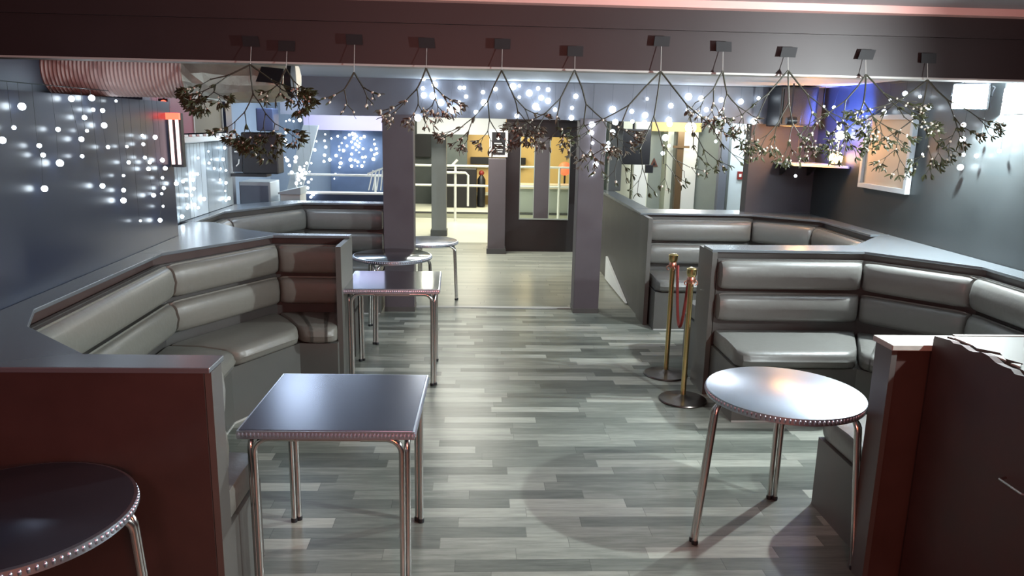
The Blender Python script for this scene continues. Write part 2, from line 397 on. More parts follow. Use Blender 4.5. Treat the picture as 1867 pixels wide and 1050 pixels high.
# ------------------------------------------------------------------ partitions and ledges
def partition(label, panels, ledges, ends=(), loc=(0,0,0), facemat='part', group=None):
    t = thing('booth_partition', label, 'partition', loc, group)
    for p in panels: obj('panel', MB().prism(p, 0, 1.05), facemat, t)
    for p in ledges: obj('ledge', MB().prism(p, 1.05, 1.07), 'ledge', t, .003, label='glossy slate ledge top')
    for p in ends: obj('end_panel', MB().prism(p, 0, 1.05), 'base', t)
    return t
lw = lambda y: lwx(y)+.003
partition('dark grey partition at front left, coloured as lit red, its bluish reflecting ledge running along the glossy wall',
    [[(-2.03, 2.51), (-.93, 2.51), (-.93, 2.618), (-1.50, 2.618), (-1.945, 3.02), (-2.0, 4.695), (-1.512, 5.612), (-.975, 5.612), (-.975, 5.66), (-1.54, 5.66), (lw(4.9), 4.9), (lw(3), 3.0)]],
    [[(lw(2.5), 2.5), (-.905, 2.5), (-.905, 2.65), (-1.40, 2.655), (-1.80, 3.02), (-1.93, 3.3), (-1.965, 4.75), (lw(4.75), 4.75)],
     [(-1.97, 4.75), (-1.49, 5.57), (-.935, 5.585), (-.935, 5.68), (-1.49, 5.68), (-1.78, 5.86), (-2.13, 6.24), (-2.345, 6.26), (-2.345, 5.52), (lw(5.49), 5.48), (lw(4.75), 4.75)]],
    [[(-.928, 2.515), (-.905, 2.515), (-.905, 2.62), (-.928, 2.62)], [(-.972, 5.20), (-.935, 5.20), (-.935, 5.68), (-.972, 5.68)]], (-1.5, 2.55, 0))
partition('dark partition with pale ledge around the left rear booth',
    [[(-.96, 7.92), (-1.80, 7.92), (-2.35, 6.98), (-2.35, 6.4), (-2.41, 6.4), (-2.41, 7.5), (-1.9, 8.02), (-.96, 8.02)]],
    [[(-.95, 7.85), (-1.79, 7.85), (-2.30, 6.98), (-2.30, 6.27), (-2.42, 6.27), (-2.42, 7.55), (-1.95, 8.06), (-.95, 8.06)]], (), (-1.5, 7.95, 0), 'board')
partition('charcoal partition with wide slate ledge around the right front booth',
    [[(1.70, 5.205), (2.765, 5.205), (3.285, 4.63), (3.285, 3.4), (3.40, 3.4), (3.40, 5.9), (2.83, 5.44), (1.70, 5.36)]],
    [[(1.66, 5.17), (2.755, 5.17), (3.245, 4.62), (3.245, 3.3), (3.412, 3.3), (3.412, 6.03), (3.32, 6.03), (2.83, 5.46), (1.66, 5.38)]],
    [[(1.66, 4.62), (1.695, 4.62), (1.695, 5.18), (1.66, 5.18)][:0] or [(1.66, 5.16), (1.695, 5.16), (1.695, 5.48), (1.66, 5.48)]], (2.3, 5.3, 0), 'board')
partition('charcoal partition with slate ledge around the right rear booth',
    [[(1.70, 7.435), (2.77, 7.435), (3.295, 7.01), (3.295, 6.1), (3.40, 6.1), (3.40, 7.5), (3.40, 7.59), (1.70, 7.59)]],
    [[(1.62, 7.38), (2.74, 7.38), (3.25, 6.98), (3.25, 6.04), (3.412, 6.04), (3.412, 7.595), (2.74, 7.77), (1.62, 7.77)][:6] + [(2.74, 7.595), (2.735, 7.77), (1.62, 7.77)]],
    [[(1.64, 7.10), (1.68, 7.10), (1.68, 7.44), (1.64, 7.44)]], (2.3, 7.5, 0), 'board')
# side cheeks closing the seats at the walkway
def cheek(parent_label, poly, z): pass

# ------------------------------------------------------------------ right front partition and chipped counter
t = thing('booth_partition', 'dark partition at front right with white chipped ledge behind the counter box', 'partition', (1.75, 2.9, 0))
obj('panel', box(1.70, 2.85, 0, 3.40, 2.95, 1.045), 'part', t)
obj('end_panel', box(1.675, 2.84, 0, 1.698, 2.965, 1.045), 'board', t)
obj('ledge', box(1.67, 2.832, 1.046, 3.41, 2.985, 1.07), 'raw', t, .003, label='white ledge with worn edge')
t = thing('counter', 'dark counter at the front right with ragged chipped corner and grey-green top', 'counter', (2.2, 2.4, 0))
# ragged outline of the upright side panel, seen from the walkway
out = [(2.826, 1.10), (2.822, 1.112), (2.80, 1.115), (2.722, 1.124), (2.70, 1.118), (2.657, 1.126), (2.61, 1.118), (2.582, 1.121), (2.539, 1.132), (2.503, 1.131), (2.46, 1.119), (2.418, 1.118), (2.383, 1.121), (2.362, 1.11), (2.319, 1.117), (2.0, 1.112), (1.2, 1.115)]
a = [(1.83, y, z) for y, z in out]+[(1.83, 1.2, 0), (1.83, out[0][0], 0)]
b = [(1.862, y, z-.004) for y, z in out]+[(1.862, 1.2, 0), (1.862, out[0][0], 0)]
obj('side_panel', MB().hull(a, b), 'counter', t, label='dark side panel with ragged top edge')
obj('front_panel', box(1.862, 2.775, 0, 3.38, 2.80, 1.09), 'counter', t)
top = [(1.868, 2.80), (1.895, 2.70), (1.88, 2.64), (1.93, 2.58), (1.90, 2.51), (1.925, 2.45), (1.87, 2.41), (1.866, 1.2), (3.38, 1.2), (3.38, 2.80)]
obj('worktop', MB().prism(top, 1.095, 1.118), 'boxtop', t, label='grey-green worktop with chipped edge')
obj('worktop_edge', MB().prism([(1.9, 2.801), (3.38, 2.801), (3.38, 2.818), (1.9, 2.818)], 1.09, 1.121), 'raw', t, label='white worn edge')
for y0, y1 in ((2.76, 2.66), (2.56, 2.47), (2.44, 2.40)):
    obj('chipped_edge', MB().prism([(1.87, y0), (1.90, (y0+y1)/2+.01), (1.875, y1)], 1.1185, 1.124), 'raw', t, label='bare white chip')
obj('handle', MB().tube([(1.828, 2.32, .75), (1.80, 2.31, .75), (1.80, 2.20, .75), (1.828, 2.19, .75)], .005), 'chrome', t, label='small bright metal handle')

# ------------------------------------------------------------------ tables
TUBE = .0125
def uleg(mb, p, d, h, out=0.):
    """one bent tube standing at p, bending at the top along direction d"""
    p = Vector(p); d = Vector(d).normalized(); r = .06
    o = Vector(p)
    top = Vector((p.x, p.y, h-r))
    pts = [(p.x+mb.sx*0, p.y, .012)] if False else [p+Vector((0,0,.012)), top]
    pts = [p+Vector((0,0,.012))]+[top+d*(r*(1-math.cos(a)))+Vector((0,0,r*math.sin(a))) for a in [PI/2*k/6 for k in range(7)]]
    pts.append(pts[-1]+d*.10)
    mb.tube(pts, TUBE, 10)
def foot(mb, p): mb.lathe([(.015, 0), (.016, .012), (.014, .02)], (p[0], p[1], 0), 12)
def square_table(name_label, x, y, rot, topm, s=.68, h=.737):
    t = thing('square_table', name_label, 'table', (x, y, 0), 'square steel cafe tables')
    hs = s/2
    obj('tabletop', MB().box(x-hs+.006, y-hs+.006, h-.03, x+hs-.006, y+hs-.006, h), topm, t, .003)
    e = MB()
    e.box(x-hs, y-hs, h-.034, x+hs, y-hs+.008, h-.002); e.box(x-hs, y+hs-.008, h-.034, x+hs, y+hs, h-.002)
    e.box(x-hs, y-hs+.008, h-.034, x-hs+.008, y+hs-.008, h-.002); e.box(x+hs-.008, y-hs+.008, h-.034, x+hs, y+hs-.008, h-.002)
    n = 46
    for k in range(n):
        q = -hs+(k+.5)*s/n
        for (cx, cy) in ((x+q, y-hs), (x+q, y+hs), (x-hs, y+q), (x+hs, y+q)): e.ball((cx, cy, h-.018), .0062, 6, 4, 1.7)
    e.sm = False
    obj('edge_band', e, 'steel', t, label='beaded bright steel rim')
    u = MB(); ins = .05
    for sx, sy in ((1,0), (-1,0)): u.box(x+sx*(hs-ins)-.012, y-hs+.06, h-.058, x+sx*(hs-ins)+.012, y+hs-.06, h-.034)
    for sx, sy in ((1,0), (-1,0)): u.box(x-hs+.075, y+sx*(hs-ins)-.012, h-.058, x+hs-.075, y+sx*(hs-ins)+.012, h-.034)
    obj('under_frame', u, 'chrome', t)
    for sx in (-1, 1):
        for sy in (-1, 1):
            L = MB(); px, py = x+sx*(hs-.034), y+sy*(hs-.034)
            uleg(L, (px-sx*.019, py, 0), (-sx, 0, 0), h-.045); uleg(L, (px, py-sy*.019, 0), (0, -sy, 0), h-.045)
            lo = obj('leg', L, 'chrome', t, label='pair of bent steel tubes')
            f = MB(); foot(f, (px-sx*.019, py)); foot(f, (px, py-sy*.019)); obj('foot', f, 'black', lo)
    t.rotation_euler.z = rot
    return t
def round_table(label, x, y, r, h, angs, rf, topm='steel', group='round steel cafe tables'):
    t = thing('round_table', label, 'table', (x, y, 0), group)
    obj('tabletop', MB().lathe([(r-.04, h-.03), (r-.008, h-.03), (r-.006, h-.003), (r-.012, h)], (x, y, 0), 72), topm, t)
    e = MB().lathe([(r-.008, h-.036), (r, h-.034), (r, h-.004), (r-.008, h-.001)], (x, y, 0), 72)
    for k in range(110):
        a = 2*PI*k/110; e.ball((x+r*math.cos(a), y+r*math.sin(a), h-.019), .006, 6, 4, 1.7)
    obj('edge_band', e, 'steel', t, label='beaded bright steel rim')
    pts = [(x+(r-.05)*math.cos(a), y+(r-.05)*math.sin(a), h-.046) for a in angs]
    u = MB()
    for i in range(len(pts)):
        a, b = Vector(pts[i]), Vector(pts[(i+1)%len(pts)]); d = (b-a).normalized(); s_ = Vector((-d.y, d.x, 0))*.012
        lo = a+d*.05; hi = b-d*.05
        u.hull([lo+s_-Vector((0,0,.01)), lo-s_-Vector((0,0,.01)), hi-s_-Vector((0,0,.01)), hi+s_-Vector((0,0,.01))],
               [lo+s_+Vector((0,0,.01)), lo-s_+Vector((0,0,.01)), hi-s_+Vector((0,0,.01)), hi+s_+Vector((0,0,.01))])
    obj('under_frame', u, 'chrome', t)
    for i, a in enumerate(angs):
        c = Vector((x+rf*math.cos(a), y+rf*math.sin(a), 0)); top = Vector((x+(r-.012)*math.cos(a), y+(r-.012)*math.sin(a), h-.045))
        tg = Vector((-math.sin(a), math.cos(a), 0)); L = MB(); f = MB()
        for sg, other in ((1, angs[(i+1)%len(angs)]), (-1, angs[i-1])):
            q = Vector((x+(r-.05)*math.cos(other), y+(r-.05)*math.sin(other), h-.045))
            p0 = c+tg*.0135*sg+Vector((0,0,.012)); d = (q-top); d.z = 0; d.normalize(); rr = .06
            p1 = top+tg*.0135*sg-Vector((0,0,rr))
            pts_ = [p0]+[p1+d*(rr*(1-math.cos(b)))+Vector((0,0,rr*math.sin(b))) for b in [PI/2*k/6 for k in range(7)]]
            pts_.append(pts_[-1]+d*.10); L.tube(pts_, TUBE, 10); foot(f, p0)
        lo = obj('leg', L, 'chrome', t, label='pair of bent steel tubes'); obj('foot', f, 'black', lo)
    return t
square_table('square steel table nearest the camera, beside the front left partition', -.565, 3.085, -.016, 'steel_dark')
square_table('square steel table second along the left booth, standing in front of the round one', -.61, 5.62, .03, 'mirror')
round_table('small round steel table with bright top standing by the counter on the right', 1.42, 3.227, .35, .737, (3.29, 1.174, -.785), .39)
round_table('round steel table in the front left corner against the red-lit partition', -1.395, 2.135, .35, .737, (.23, 2.32, 4.42), .38, 'steel_dark')
round_table('round steel table in front of the left pillar', -.75, 6.72, .35, .737, (-1.9, .2, 2.3), .36, 'mirror')
round_table('low round table behind the left pillar in the doorway', -.53, 8.22, .33, .64, (-.35, 1.9, 3.9), .34, 'steel_dark', 'round steel cafe tables')

# ------------------------------------------------------------------ rope stanchions
def stanchion(x, y, label, tx, ty, bm='darkbrass'):
    t = thing('rope_stanchion', label, 'rope stanchion', (x, y, 0), 'brass rope posts')
    obj('base', MB().lathe([(.165, 0), (.17, .006), (.165, .014), (.10, .024), (.035, .034), (.02, .045)], (x, y, 0), 48), 'darkbrass', t, label='dark round floor plate')
    obj('pole', MB().tube([(x, y, .04), (x+tx*.5, y+ty*.5, .46), (x+tx, y+ty, .88)], .0185, 16), 'brass', t)
    X, Y = x+tx, y+ty
    obj('collar', MB().lathe([(.024, .855), (.03, .865), (.03, .885), (.024, .9)], (X, Y, 0), 24), 'copper', t, label='copper collar with hook loops')
    obj('finial', MB().lathe([(.02, .895), (.03, .905), (.034, .92), (.034, .955), (.028, .962), (.01, .966)], (X, Y, 0), 28), 'brass', t)
    hk = MB()
    for a in (0, 1.57, 3.14, 4.71):
        hk.tube([Vector((X, Y, .872))+Vector((math.cos(a), math.sin(a), 0))*.03+Vector((math.cos(a)*.016*math.sin(q), math.sin(a)*.016*math.sin(q), -.016+.016*math.cos(q))) for q in [PI*k/6 for k in range(7)]], .004, 6)
    obj('hook', hk, 'copper', t)
    return t
stanchion(1.485, 5.04, 'brass rope post nearer the camera beside the right front booth', .0, 0)
stanchion(1.50, 5.60, 'brass rope post farther back, wound with dark red rope', .0, 0)
rp = MB(); P0 = Vector((1.53, 5.57, .88)); P1 = Vector((1.475, 5.075, .86)); pts = []
for k in range(25):
    q = k/24; p = P0.lerp(P1, q); p.z -= .40*math.sin(PI*q)**.8; pts.append(p)
rp.tube(pts, .011, 8)
r_ = obj('barrier_rope', rp, 'rope'); tag(r_, 'dark red rope hanging in a loop between the two brass posts', 'rope')

# ------------------------------------------------------------------ flood lamps
def flood(label, loc, n):
    n = Vector(n).normalized(); sx = n.cross(Vector((0,0,1))).normalized(); up = sx.cross(n); c = Vector(loc)-n*.10
    t = thing('flood_lamp', label, 'lamp', c)
    def ob(a0, b0, c0, a1, b1, c1):
        mb = box(a0, b0, c0, a1, b1, c1); mb.v = [tuple(c+sx*x+n*y+up*z) for x, y, z in mb.v]; return mb
    obj('housing', ob(-.11, -.04, -.085, .11, .03, .085), 'black', t, .01)
    obj('lens', ob(-.10, .031, -.075, .10, .038, .075), 'flood', t)
    obj('bracket', MB().tube([c+sx*.115, c+sx*.12-n*.06+up*.05, c-n*.06+up*.13, c-sx*.12-n*.06+up*.05, c-sx*.115], .007, 8), 'black', t)
    obj('hanger', MB().tube([c-n*.06+up*.13, (c.x+.02, c.y, 2.31 if c.y > 4 else 2.52)], .008, 8), 'black', t)
flood('glaring white flood lamp on the slate right wall above the booth', (3.20, 4.95, 2.13), (-.7, -.72, -.12))
flood('white flood lamp hanging off the front end of the right side above the counter', (2.53, 2.49, 2.03), (-.87, .48, -.1))
# small signs beside the lamp
for (y0, y1, z0, z1, lab) in ((4.70, 4.90, 2.115, 2.19, 'small pale notice beside the flood lamp, upper of two'), (4.64, 4.90, 2.03, 2.10, 'small pale notice beside the flood lamp, lower of two')):
    t = thing('wall_notice', lab, 'notice', (3.41, (y0+y1)/2, z0))
    obj('backing', box(3.405, y0, z0, 3.418, y1, z1), 'white', t)
    mk = MB()
    for k in range(4): mk.box(3.402, y0+.03+k*.035, z0+.02, 3.405, y0+.05+k*.035, z1-.02)
    obj('lettering', mk, 'sage', t)

# ------------------------------------------------------------------ right wall: framed board, shelf, lamps
t = thing('framed_board', 'pale framed tan board on the slate right wall', 'noticeboard', (3.4, 6.2, 1.42))
obj('board', box(3.40, 5.88, 1.46, 3.415, 6.55, 2.0), 'tan', t)
fr = MB().box(3.375, 5.84, 1.42, 3.418, 6.60, 1.46).box(3.375, 5.84, 2.0, 3.418, 6.60, 2.04).box(3.375, 5.84, 1.46, 3.418, 5.88, 2.0).box(3.375, 6.56, 1.46, 3.418, 6.60, 2.0)
obj('frame', fr, 'whitepanel', t, .003)
t = thing('corner_shelf', 'narrow pale-edged shelf across the dark wall in the right rear corner', 'shelf', (3.2, 7.4, 1.55))
obj('shelf_board', MB().prism([(3.0, 7.18), (3.40, 6.85), (3.41, 6.85), (3.41, 7.59), (3.0, 7.59)], 1.565, 1.585), 'white', t)
for x in (3.06, 3.34): obj('bracket', MB().hull([(x, 7.59, 1.56), (x, 7.35, 1.56), (x, 7.59, 1.45)], [(x+.02, 7.59, 1.56), (x+.02, 7.35, 1.56), (x+.02, 7.59, 1.45)]), 'black', t)
t = thing('orange_lamp', 'glowing orange lamp standing at the end of the corner shelf', 'lamp', (3.34, 6.99, 1.587))
obj('lamp_shade', MB().lathe([(.035, 1.605), (.055, 1.62), (.06, 1.66), (.045, 1.70), (.02, 1.71)], (3.34, 6.99, 0), 24), 'orangeglow', t)
obj('base', MB().lathe([(.04, 1.586), (.04, 1.60), (.02, 1.606)], (3.34, 6.99, 0), 24), 'black', t)
obj('upper_globe', MB().ball((3.35, 6.97, 1.86), .04, 14, 8), 'whiteglow', t, label='cold white globe above')
obj('stem', MB().tube([(3.35, 6.98, 1.71), (3.35, 6.97, 1.83)], .008, 8), 'chrome', t)
light('orange_lamp_light', 'POINT', (3.08, 7.02, 1.76), 20, (1, .45, .14), .05)
light('blue_uplight', 'SPOT', (2.9, 6.9, 1.98), 230, (.06, .16, 1), .05, (3.42, 7.0, 2.02), spot=1.7)
t = thing('spot_lamp', 'small black spot lamp throwing blue light on the right rear wall', 'lamp', (2.87, 6.9, 2.0))
obj('housing', MB().lathe([(.03, 2.80), (.04, 2.83), (.04, 2.885)], (0, 6.9, 1.98), 20, 'x'), 'black', t)
obj('bracket', MB().tube([(2.84, 6.9, 2.0), (2.84, 6.9, 2.31)], .008, 8), 'black', t)
t = thing('loudspeaker', 'tall black loudspeaker hung under the ceiling at the right rear', 'speaker', (3.0, 7.35, 1.93))
obj('cabinet', box(2.86, 7.22, 1.93, 3.22, 7.55, 2.30), 'black', t, .01)
obj('grille', box(2.885, 7.205, 1.955, 3.195, 7.219, 2.275), mat('speaker_mesh', (.03, .035, .035), .7, bump=.4, nscale=200), t)

# ------------------------------------------------------------------ left side: ducts, panels, speaker, light column
d = thing('air_duct', 'fat ribbed pinkish duct under the ceiling ending in crumpled foil, left side', 'duct', (-1.9, 4.6, 2.16))
rb = MB(); pr = []
xx = -2.42
while xx < -1.62:
    pr += [(.132, xx), (.140, xx+.011)]; xx += .022
rb.lathe(pr, (0, 4.58, 2.15), 40, 'x')
obj('ribbed_hose', rb, 'duct', d, smooth=False)
A = Vector((-1.62, 4.58, 2.15)); B = Vector((-1.03, 4.40, 2.12))
fo = MB(); random.seed(3)
fo.tube([A.lerp(B, k/8) for k in range(9)], [.138, .15, .15, .148, .145, .14, .135, .125, .10], 18)
fo.v = [(x, y+random.uniform(-.006, .006), z+random.uniform(-.006, .006)) for x, y, z in fo.v]
obj('foil_sleeve', fo, 'foil', d, smooth=False, label='crumpled shiny foil sleeve')
obj('duct_mouth', MB().lathe([(.085, -1.06), (.098, -1.058), (.10, -1.02), (.09, -1.018)], (0, 4.41, 2.12), 24, 'x'), 'black', d, label='black open mouth')
md = MB().hull([(-1.20, 4.285, 2.10), (-1.06, 4.27, 2.09), (-1.05, 4.285, 2.17), (-1.17, 4.30, 2.18)], [(-1.20, 4.30, 2.10), (-1.06, 4.285, 2.09), (-1.05, 4.30, 2.17), (-1.17, 4.315, 2.18)])
obj('duct_opening', md, 'black', d, label='dark square opening')
t = thing('soffit_panel', 'pale flat soffit slung below the ribbed duct', 'panel', (-2.0, 5.0, 2.055))
obj('board', box(-2.30, 4.75, 2.055, -1.55, 5.7, 2.07), mat('soffit', (.42, .33, .35), .5), t)
t = thing('wall_light', 'upright white and pink light column with red top at the end of the left wall', 'light', (-2.02, 5.43, 1.58))
obj('casing', box(-2.13, 5.44, 1.56, -2.05, 5.49, 1.93), 'black', t)
for x in (-2.115, -2.072): obj('light_tube', MB().tube([(x, 5.43, 1.58), (x, 5.43, 1.90)], .011, 10), 'neon', t)
obj('red_cap', box(-2.14, 5.415, 1.885, -2.05, 5.44, 1.93), 'redglow', t)
light('red_wall_glow', 'POINT', (-2.25, 5.9, 1.95), 2.2, (1, .08, .06), .05)
# grey panels standing on the left rear ledge
t = thing('wall_panel', 'row of streaky grey upright panels above the left rear ledge, white trim on top', 'panel', (-2.4, 6.8, 1.08))
for k, (y0, y1, m_) in enumerate(((5.55, 6.02, 'whitepanel'), (6.03, 6.42, 'greypanel'), (6.43, 6.85, 'whitepanel'), (6.86, 7.56, 'greypanel'))):
    obj('panel', box(-2.42, y0, 1.075, -2.39, y1, 1.70), m_, t)
obj('trim', box(-2.425, 5.55, 1.702, -2.34, 7.56, 1.745), 'white', t)
sc = MB()
for k in range(12): sc.box(-2.36, 5.6+k*.165, 1.746, -2.335, 5.68+k*.165, 1.765)
obj('toothed_edge', sc, 'white', t)
struct('wall_left', box(-2.50, 5.52, 0, -2.43, 7.56, 1.70), 'bluewall')
t = thing('wall_panel', 'maroon panel with pale edge above the left rear panels', 'panel', (-2.44, 6.2, 1.75))
obj('panel', box(-2.46, 5.9, 1.77, -2.44, 6.75, 2.30), 'maroon', t); obj('trim', box(-2.46, 6.75, 1.77, -2.43, 6.77, 2.30), 'raw', t)
t = thing('wall_panel', 'brown panel with pale edge behind the leftmost mistletoe', 'panel', (-2.44, 7.1, 1.75))
obj('panel', box(-2.46, 6.79, 1.77, -2.44, 7.5, 2.30), mat('brown_panel', (.09, .075, .05), .5), t); obj('trim', box(-2.46, 7.5, 1.77, -2.43, 7.52, 2.30), 'raw', t)
t = thing('red_lamp', 'small glowing red lamp in the dark recess above the left wall', 'lamp', (-2.3, 5.85, 1.98))
obj('stem', MB().tube([(-2.335, 5.91, 2.035), (-2.335, 5.91, 2.31)], .008, 6), 'black', t)
obj('lens', MB().ball((-2.33, 5.88, 2.0), .025, 12, 8), 'redglow', t); obj('housing', box(-2.37, 5.885, 1.965, -2.30, 5.93, 2.035), 'black', t)
t = thing('loudspeaker', 'black box loudspeaker on a bracket at left rear, white marks on its side', 'speaker', (-2.05, 7.55, 1.40))
obj('cabinet', box(-2.24, 7.40, 1.385, -1.90, 7.62, 1.775), 'black', t, .012)
obj('side_face', box(-2.335, 7.42, 1.40, -2.245, 7.60, 1.70), mat('speaker_side', (.015, .018, .025), .35), t)
mk = MB().lathe([(.012, 7.405), (.016, 7.41)], (-2.29, 0, 1.65), 16, 'y').tube([(-2.27, 7.412, 1.52), (-2.275, 7.412, 1.48), (-2.30, 7.412, 1.455)], .006, 6).box(-2.31, 7.41, 1.585, -2.275, 7.418, 1.60)
obj('side_marks', mk, 'white', t, label='white marks')
obj('bracket', box(-2.36, 7.42, 1.355, -2.02, 7.60, 1.384), 'black', t)
t = thing('hanging_projector', 'dark blue box hung above the left rear loudspeaker', 'projector', (-1.95, 7.45, 1.79))
obj('cabinet', box(-2.06, 7.30, 1.79, -1.90, 7.50, 2.0), 'navy', t, .01); obj('bracket', MB().tube([(-1.98, 7.4, 2.0), (-1.98, 7.4, 2.31)], .01, 8), 'black', t)

# ------------------------------------------------------------------ stage area seen through the left opening
struct('wall_back', box(-3.2, 11.6, 0, -1.0, 11.7, 2.6), 'bluewall')
struct('wall_left', box(-3.2, 7.75, 0, -3.1, 19, 2.6), 'bluewall')
t = thing('stage_parapet', 'navy blue low parapet across the stage at left rear', 'parapet', (-1.8, 9.4, .6))
obj('panel', box(-2.34, 9.35, 0, -1.0, 9.45, 1.02), 'navy', t); obj('top_rail', box(-2.36, 9.32, 1.02, -1.0, 9.48, 1.04), 'white', t)
t = thing('backdrop', 'dark navy backdrop behind the curtain of white lights', 'backdrop', (-1.9, 11.5, .9))
obj('panel', box(-2.18, 11.5, 0, -1.25, 11.595, 1.78), 'navywall', t)
t = thing('valance', 'lavender valance board above the curtain of lights', 'panel', (-1.8, 11.0, 1.8))
obj('panel', box(-2.53, 11.37, 1.76, -1.08, 11.43, 2.02), mat('lavender', (.42, .38, .55), .5), t)
for x in (-2.4, -1.1): obj('hanger', MB().tube([(x, 11.40, 2.02), (x, 11.40, 2.6)], .012, 6), 'black', t)
t = thing('diagonal_brace', 'broad pale board leaning diagonally left of the light curtain', 'brace', (-2.3, 10.5, .6))
obj('board', MB().hull([(-2.85, 10.4, 0), (-2.65, 10.4, 0), (-2.12, 10.4, 1.83), (-2.32, 10.4, 1.83)], [(-2.85, 10.46, 0), (-2.65, 10.46, 0), (-2.12, 10.46, 1.83), (-2.32, 10.46, 1.83)]), 'whitepanel', t)
t = thing('stage_rail', 'white tubular guard rail on the stage behind the navy parapet', 'railing', (-1.7, 9.8, 0))
obj('top_rail', MB().tube([(-2.4, 9.8, 1.22), (-1.15, 9.8, 1.22)], .015, 8), 'white', t)
for x in (-2.3, -1.3): obj('post', MB().tube([(x, 9.8, 0), (x, 9.8, 1.21)], .015, 8), 'white', t)
t = thing('lattice_chair', 'white lattice-backed seat at the right end of the stage', 'chair', (-1.2, 9.6, .6))
lt = MB()
for k in range(5): lt.tube([(-1.36+k*.05, 9.62, 1.05), (-1.30+k*.04, 9.62, 1.30)], .008, 6)
obj('backrest', lt, 'white', t); obj('top_bar', MB().tube([(-1.37, 9.62, 1.25), (-1.12, 9.62, 1.35)], .014, 6), 'white', t)
obj('seat', box(-1.38, 9.52, .98, -1.10, 9.76, 1.0), 'white', t)
for x in (-1.36, -1.12):
    for y in (9.54, 9.74): obj('leg', MB().tube([(x, y, 0), (x, y, .98)], .01, 6), 'white', t)
t = thing('grey_cabinet', 'pale grey cabinet under the left rear loudspeaker', 'cabinet', (-2.4, 8.6, 0))
obj('body', box(-2.62, 8.5, 0, -2.28, 8.9, 1.22), 'whitepanel', t, .01); obj('door', box(-2.60, 8.48, .05, -2.30, 8.499, 1.18), 'bluewall', t)
t = thing('storage_box', 'low white box beside the pale grey cabinet at left rear', 'box', (-2.1, 8.7, 0))
obj('body', box(-2.2, 8.6, 0, -1.98, 8.9, 1.08), 'white', t, .005); obj('lid', MB().hull([(-2.22, 8.58, 1.081), (-1.97, 8.58, 1.081), (-1.97, 8.58, 1.16), (-2.22, 8.58, 1.10)], [(-2.22, 8.9, 1.081), (-1.97, 8.9, 1.081), (-1.97, 8.9, 1.16), (-2.22, 8.9, 1.10)]), 'whitepanel', t)

# ------------------------------------------------------------------ foyer seen through the middle opening
def column(x0, x1, y, lab, h=2.6):
    t = thing('column', lab, 'column', ((x0+x1)/2, y, 0))
    obj('shaft', box(x0, y, 0, x1, y+.26, h), 'slatecol', t, .004); obj('plinth', box(x0-.015, y-.015, 0, x1+.015, y+.275, .1), 'fascia', t)
column(-.765, -.515, 12.85, 'slim grey column standing free on the cream floor')
t = thing('column', 'grey half-height column left of the black double door', 'column', (.3, 11.2, 0))
obj('shaft', box(.17, 11.12, 0, .425, 11.34, 1.40), 'pillar', t, .004); obj('plinth', box(.155, 11.105, 0, .44, 11.355, .08), 'fascia', t)
t = thing('framed_notice', 'black poster in white frame above the grey half-height column', 'poster', (.3, 11.3, 1.42))
obj('frame', box(.18, 11.30, 1.42, .45, 11.33, 1.82), 'white', t); obj('poster', box(.215, 11.292, 1.455, .41, 11.299, 1.78), 'black', t)
mk = MB()
for k, (a_, b_) in enumerate(((.25, .37), (.24, .38), (.27, .35), (.24, .38), (.25, .36))): mk.box(a_, 11.288, 1.49+k*.03, b_, 11.2915, 1.502+k*.03)
mk.lathe([(.03, 11.288), (.03, 11.2915)], (.31, 0, 1.70), 16, 'y')
obj('print', mk, 'white', t)
struct('wall_back', box(.43, 11.36, 1.95, 1.78, 11.50, 2.6), 'blackdoor')
D = obj('door_1', box(.43, 11.38, 0, .64, 11.44, 1.95), 'blackdoor'); D['kind'] = 'structure'
dr = MB().box(.64, 11.38, 0, 1.39, 11.44, .49).box(.64, 11.38, 1.72, 1.39, 11.44, 1.95).box(1.39, 11.38, 0, 1.52, 11.44, 1.95)
obj('door_leaf', dr, 'blackdoor', D)
gf = MB().box(.64, 11.37, .49, 1.39, 11.38, .51).box(.64, 11.37, .51, .652, 11.38, 1.72).box(.852, 11.37, .51, .862, 11.38, 1.72).box(1.08, 11.37, .51, 1.092, 11.38, 1.72).box(1.38, 11.37, .51, 1.39, 11.38, 1.72)
obj('glazing_bead', gf, 'sage', D)
obj('glass', box(.65, 11.40, .49, .862, 11.405, 1.72), 'glass', D); obj('glass', box(1.082, 11.40, .49, 1.38, 11.405, 1.72), 'glass', D)
obj('centre_stile', box(.862, 11.375, .49, 1.082, 11.44, 1.72), 'pillar', D)
# brightly lit valance above the opening
struct('trim_3', box(-.95, 12.2, 1.72, .45, 12.3, 1.98), 'white')
# far wall and furniture
struct('wall_far', box(-3.2, 17.5, 0, 6, 17.6, 2.6), 'yellow')
t = thing('dark_backdrop', 'dark grey screen at the far end of the hall', 'screen', (-.9, 17.2, 0))
obj('panel', box(-1.7, 17.1, .0, -.42, 17.2, 2.2), mat('dark_grey', (.05, .06, .06), .6, noise=.15), t)
obj('side_panel', box(-.92, 17.0, .3, -.22, 17.09, 2.2), mat('slate_screen', (.13, .16, .16), .6, noise=.15), t)
obj('dark_window', box(-1.38, 17.0, 1.15, -1.02, 17.09, 1.62), 'black', t)
t = thing('arcade_cabinet', 'black machine standing against the far screen', 'machine', (-.5, 16.6, 0))
obj('body', box(-.85, 16.4, 0.103, .0, 16.9, .95), 'black', t, .02); obj('top_lever', MB().tube([(-.55, 16.5, .98), (-.42, 16.5, 1.12)], .03, 8), 'white', t)
t = thing('extinguisher', 'dark cylinder with red top standing by the black far machine', 'extinguisher', (.1, 16.6, 0))
obj('body', MB().lathe([(.05, .103), (.09, .12), (.09, .7), (.03, .8)], (.1, 16.6, 0), 20), 'black', t); obj('neck', MB().ball((.1, 16.6, .84), .06, 10, 6), 'red', t)
t = thing('wall_bench', 'long dark shelf with pale lower rail on the yellow far wall', 'shelf', (.6, 17.3, 0))
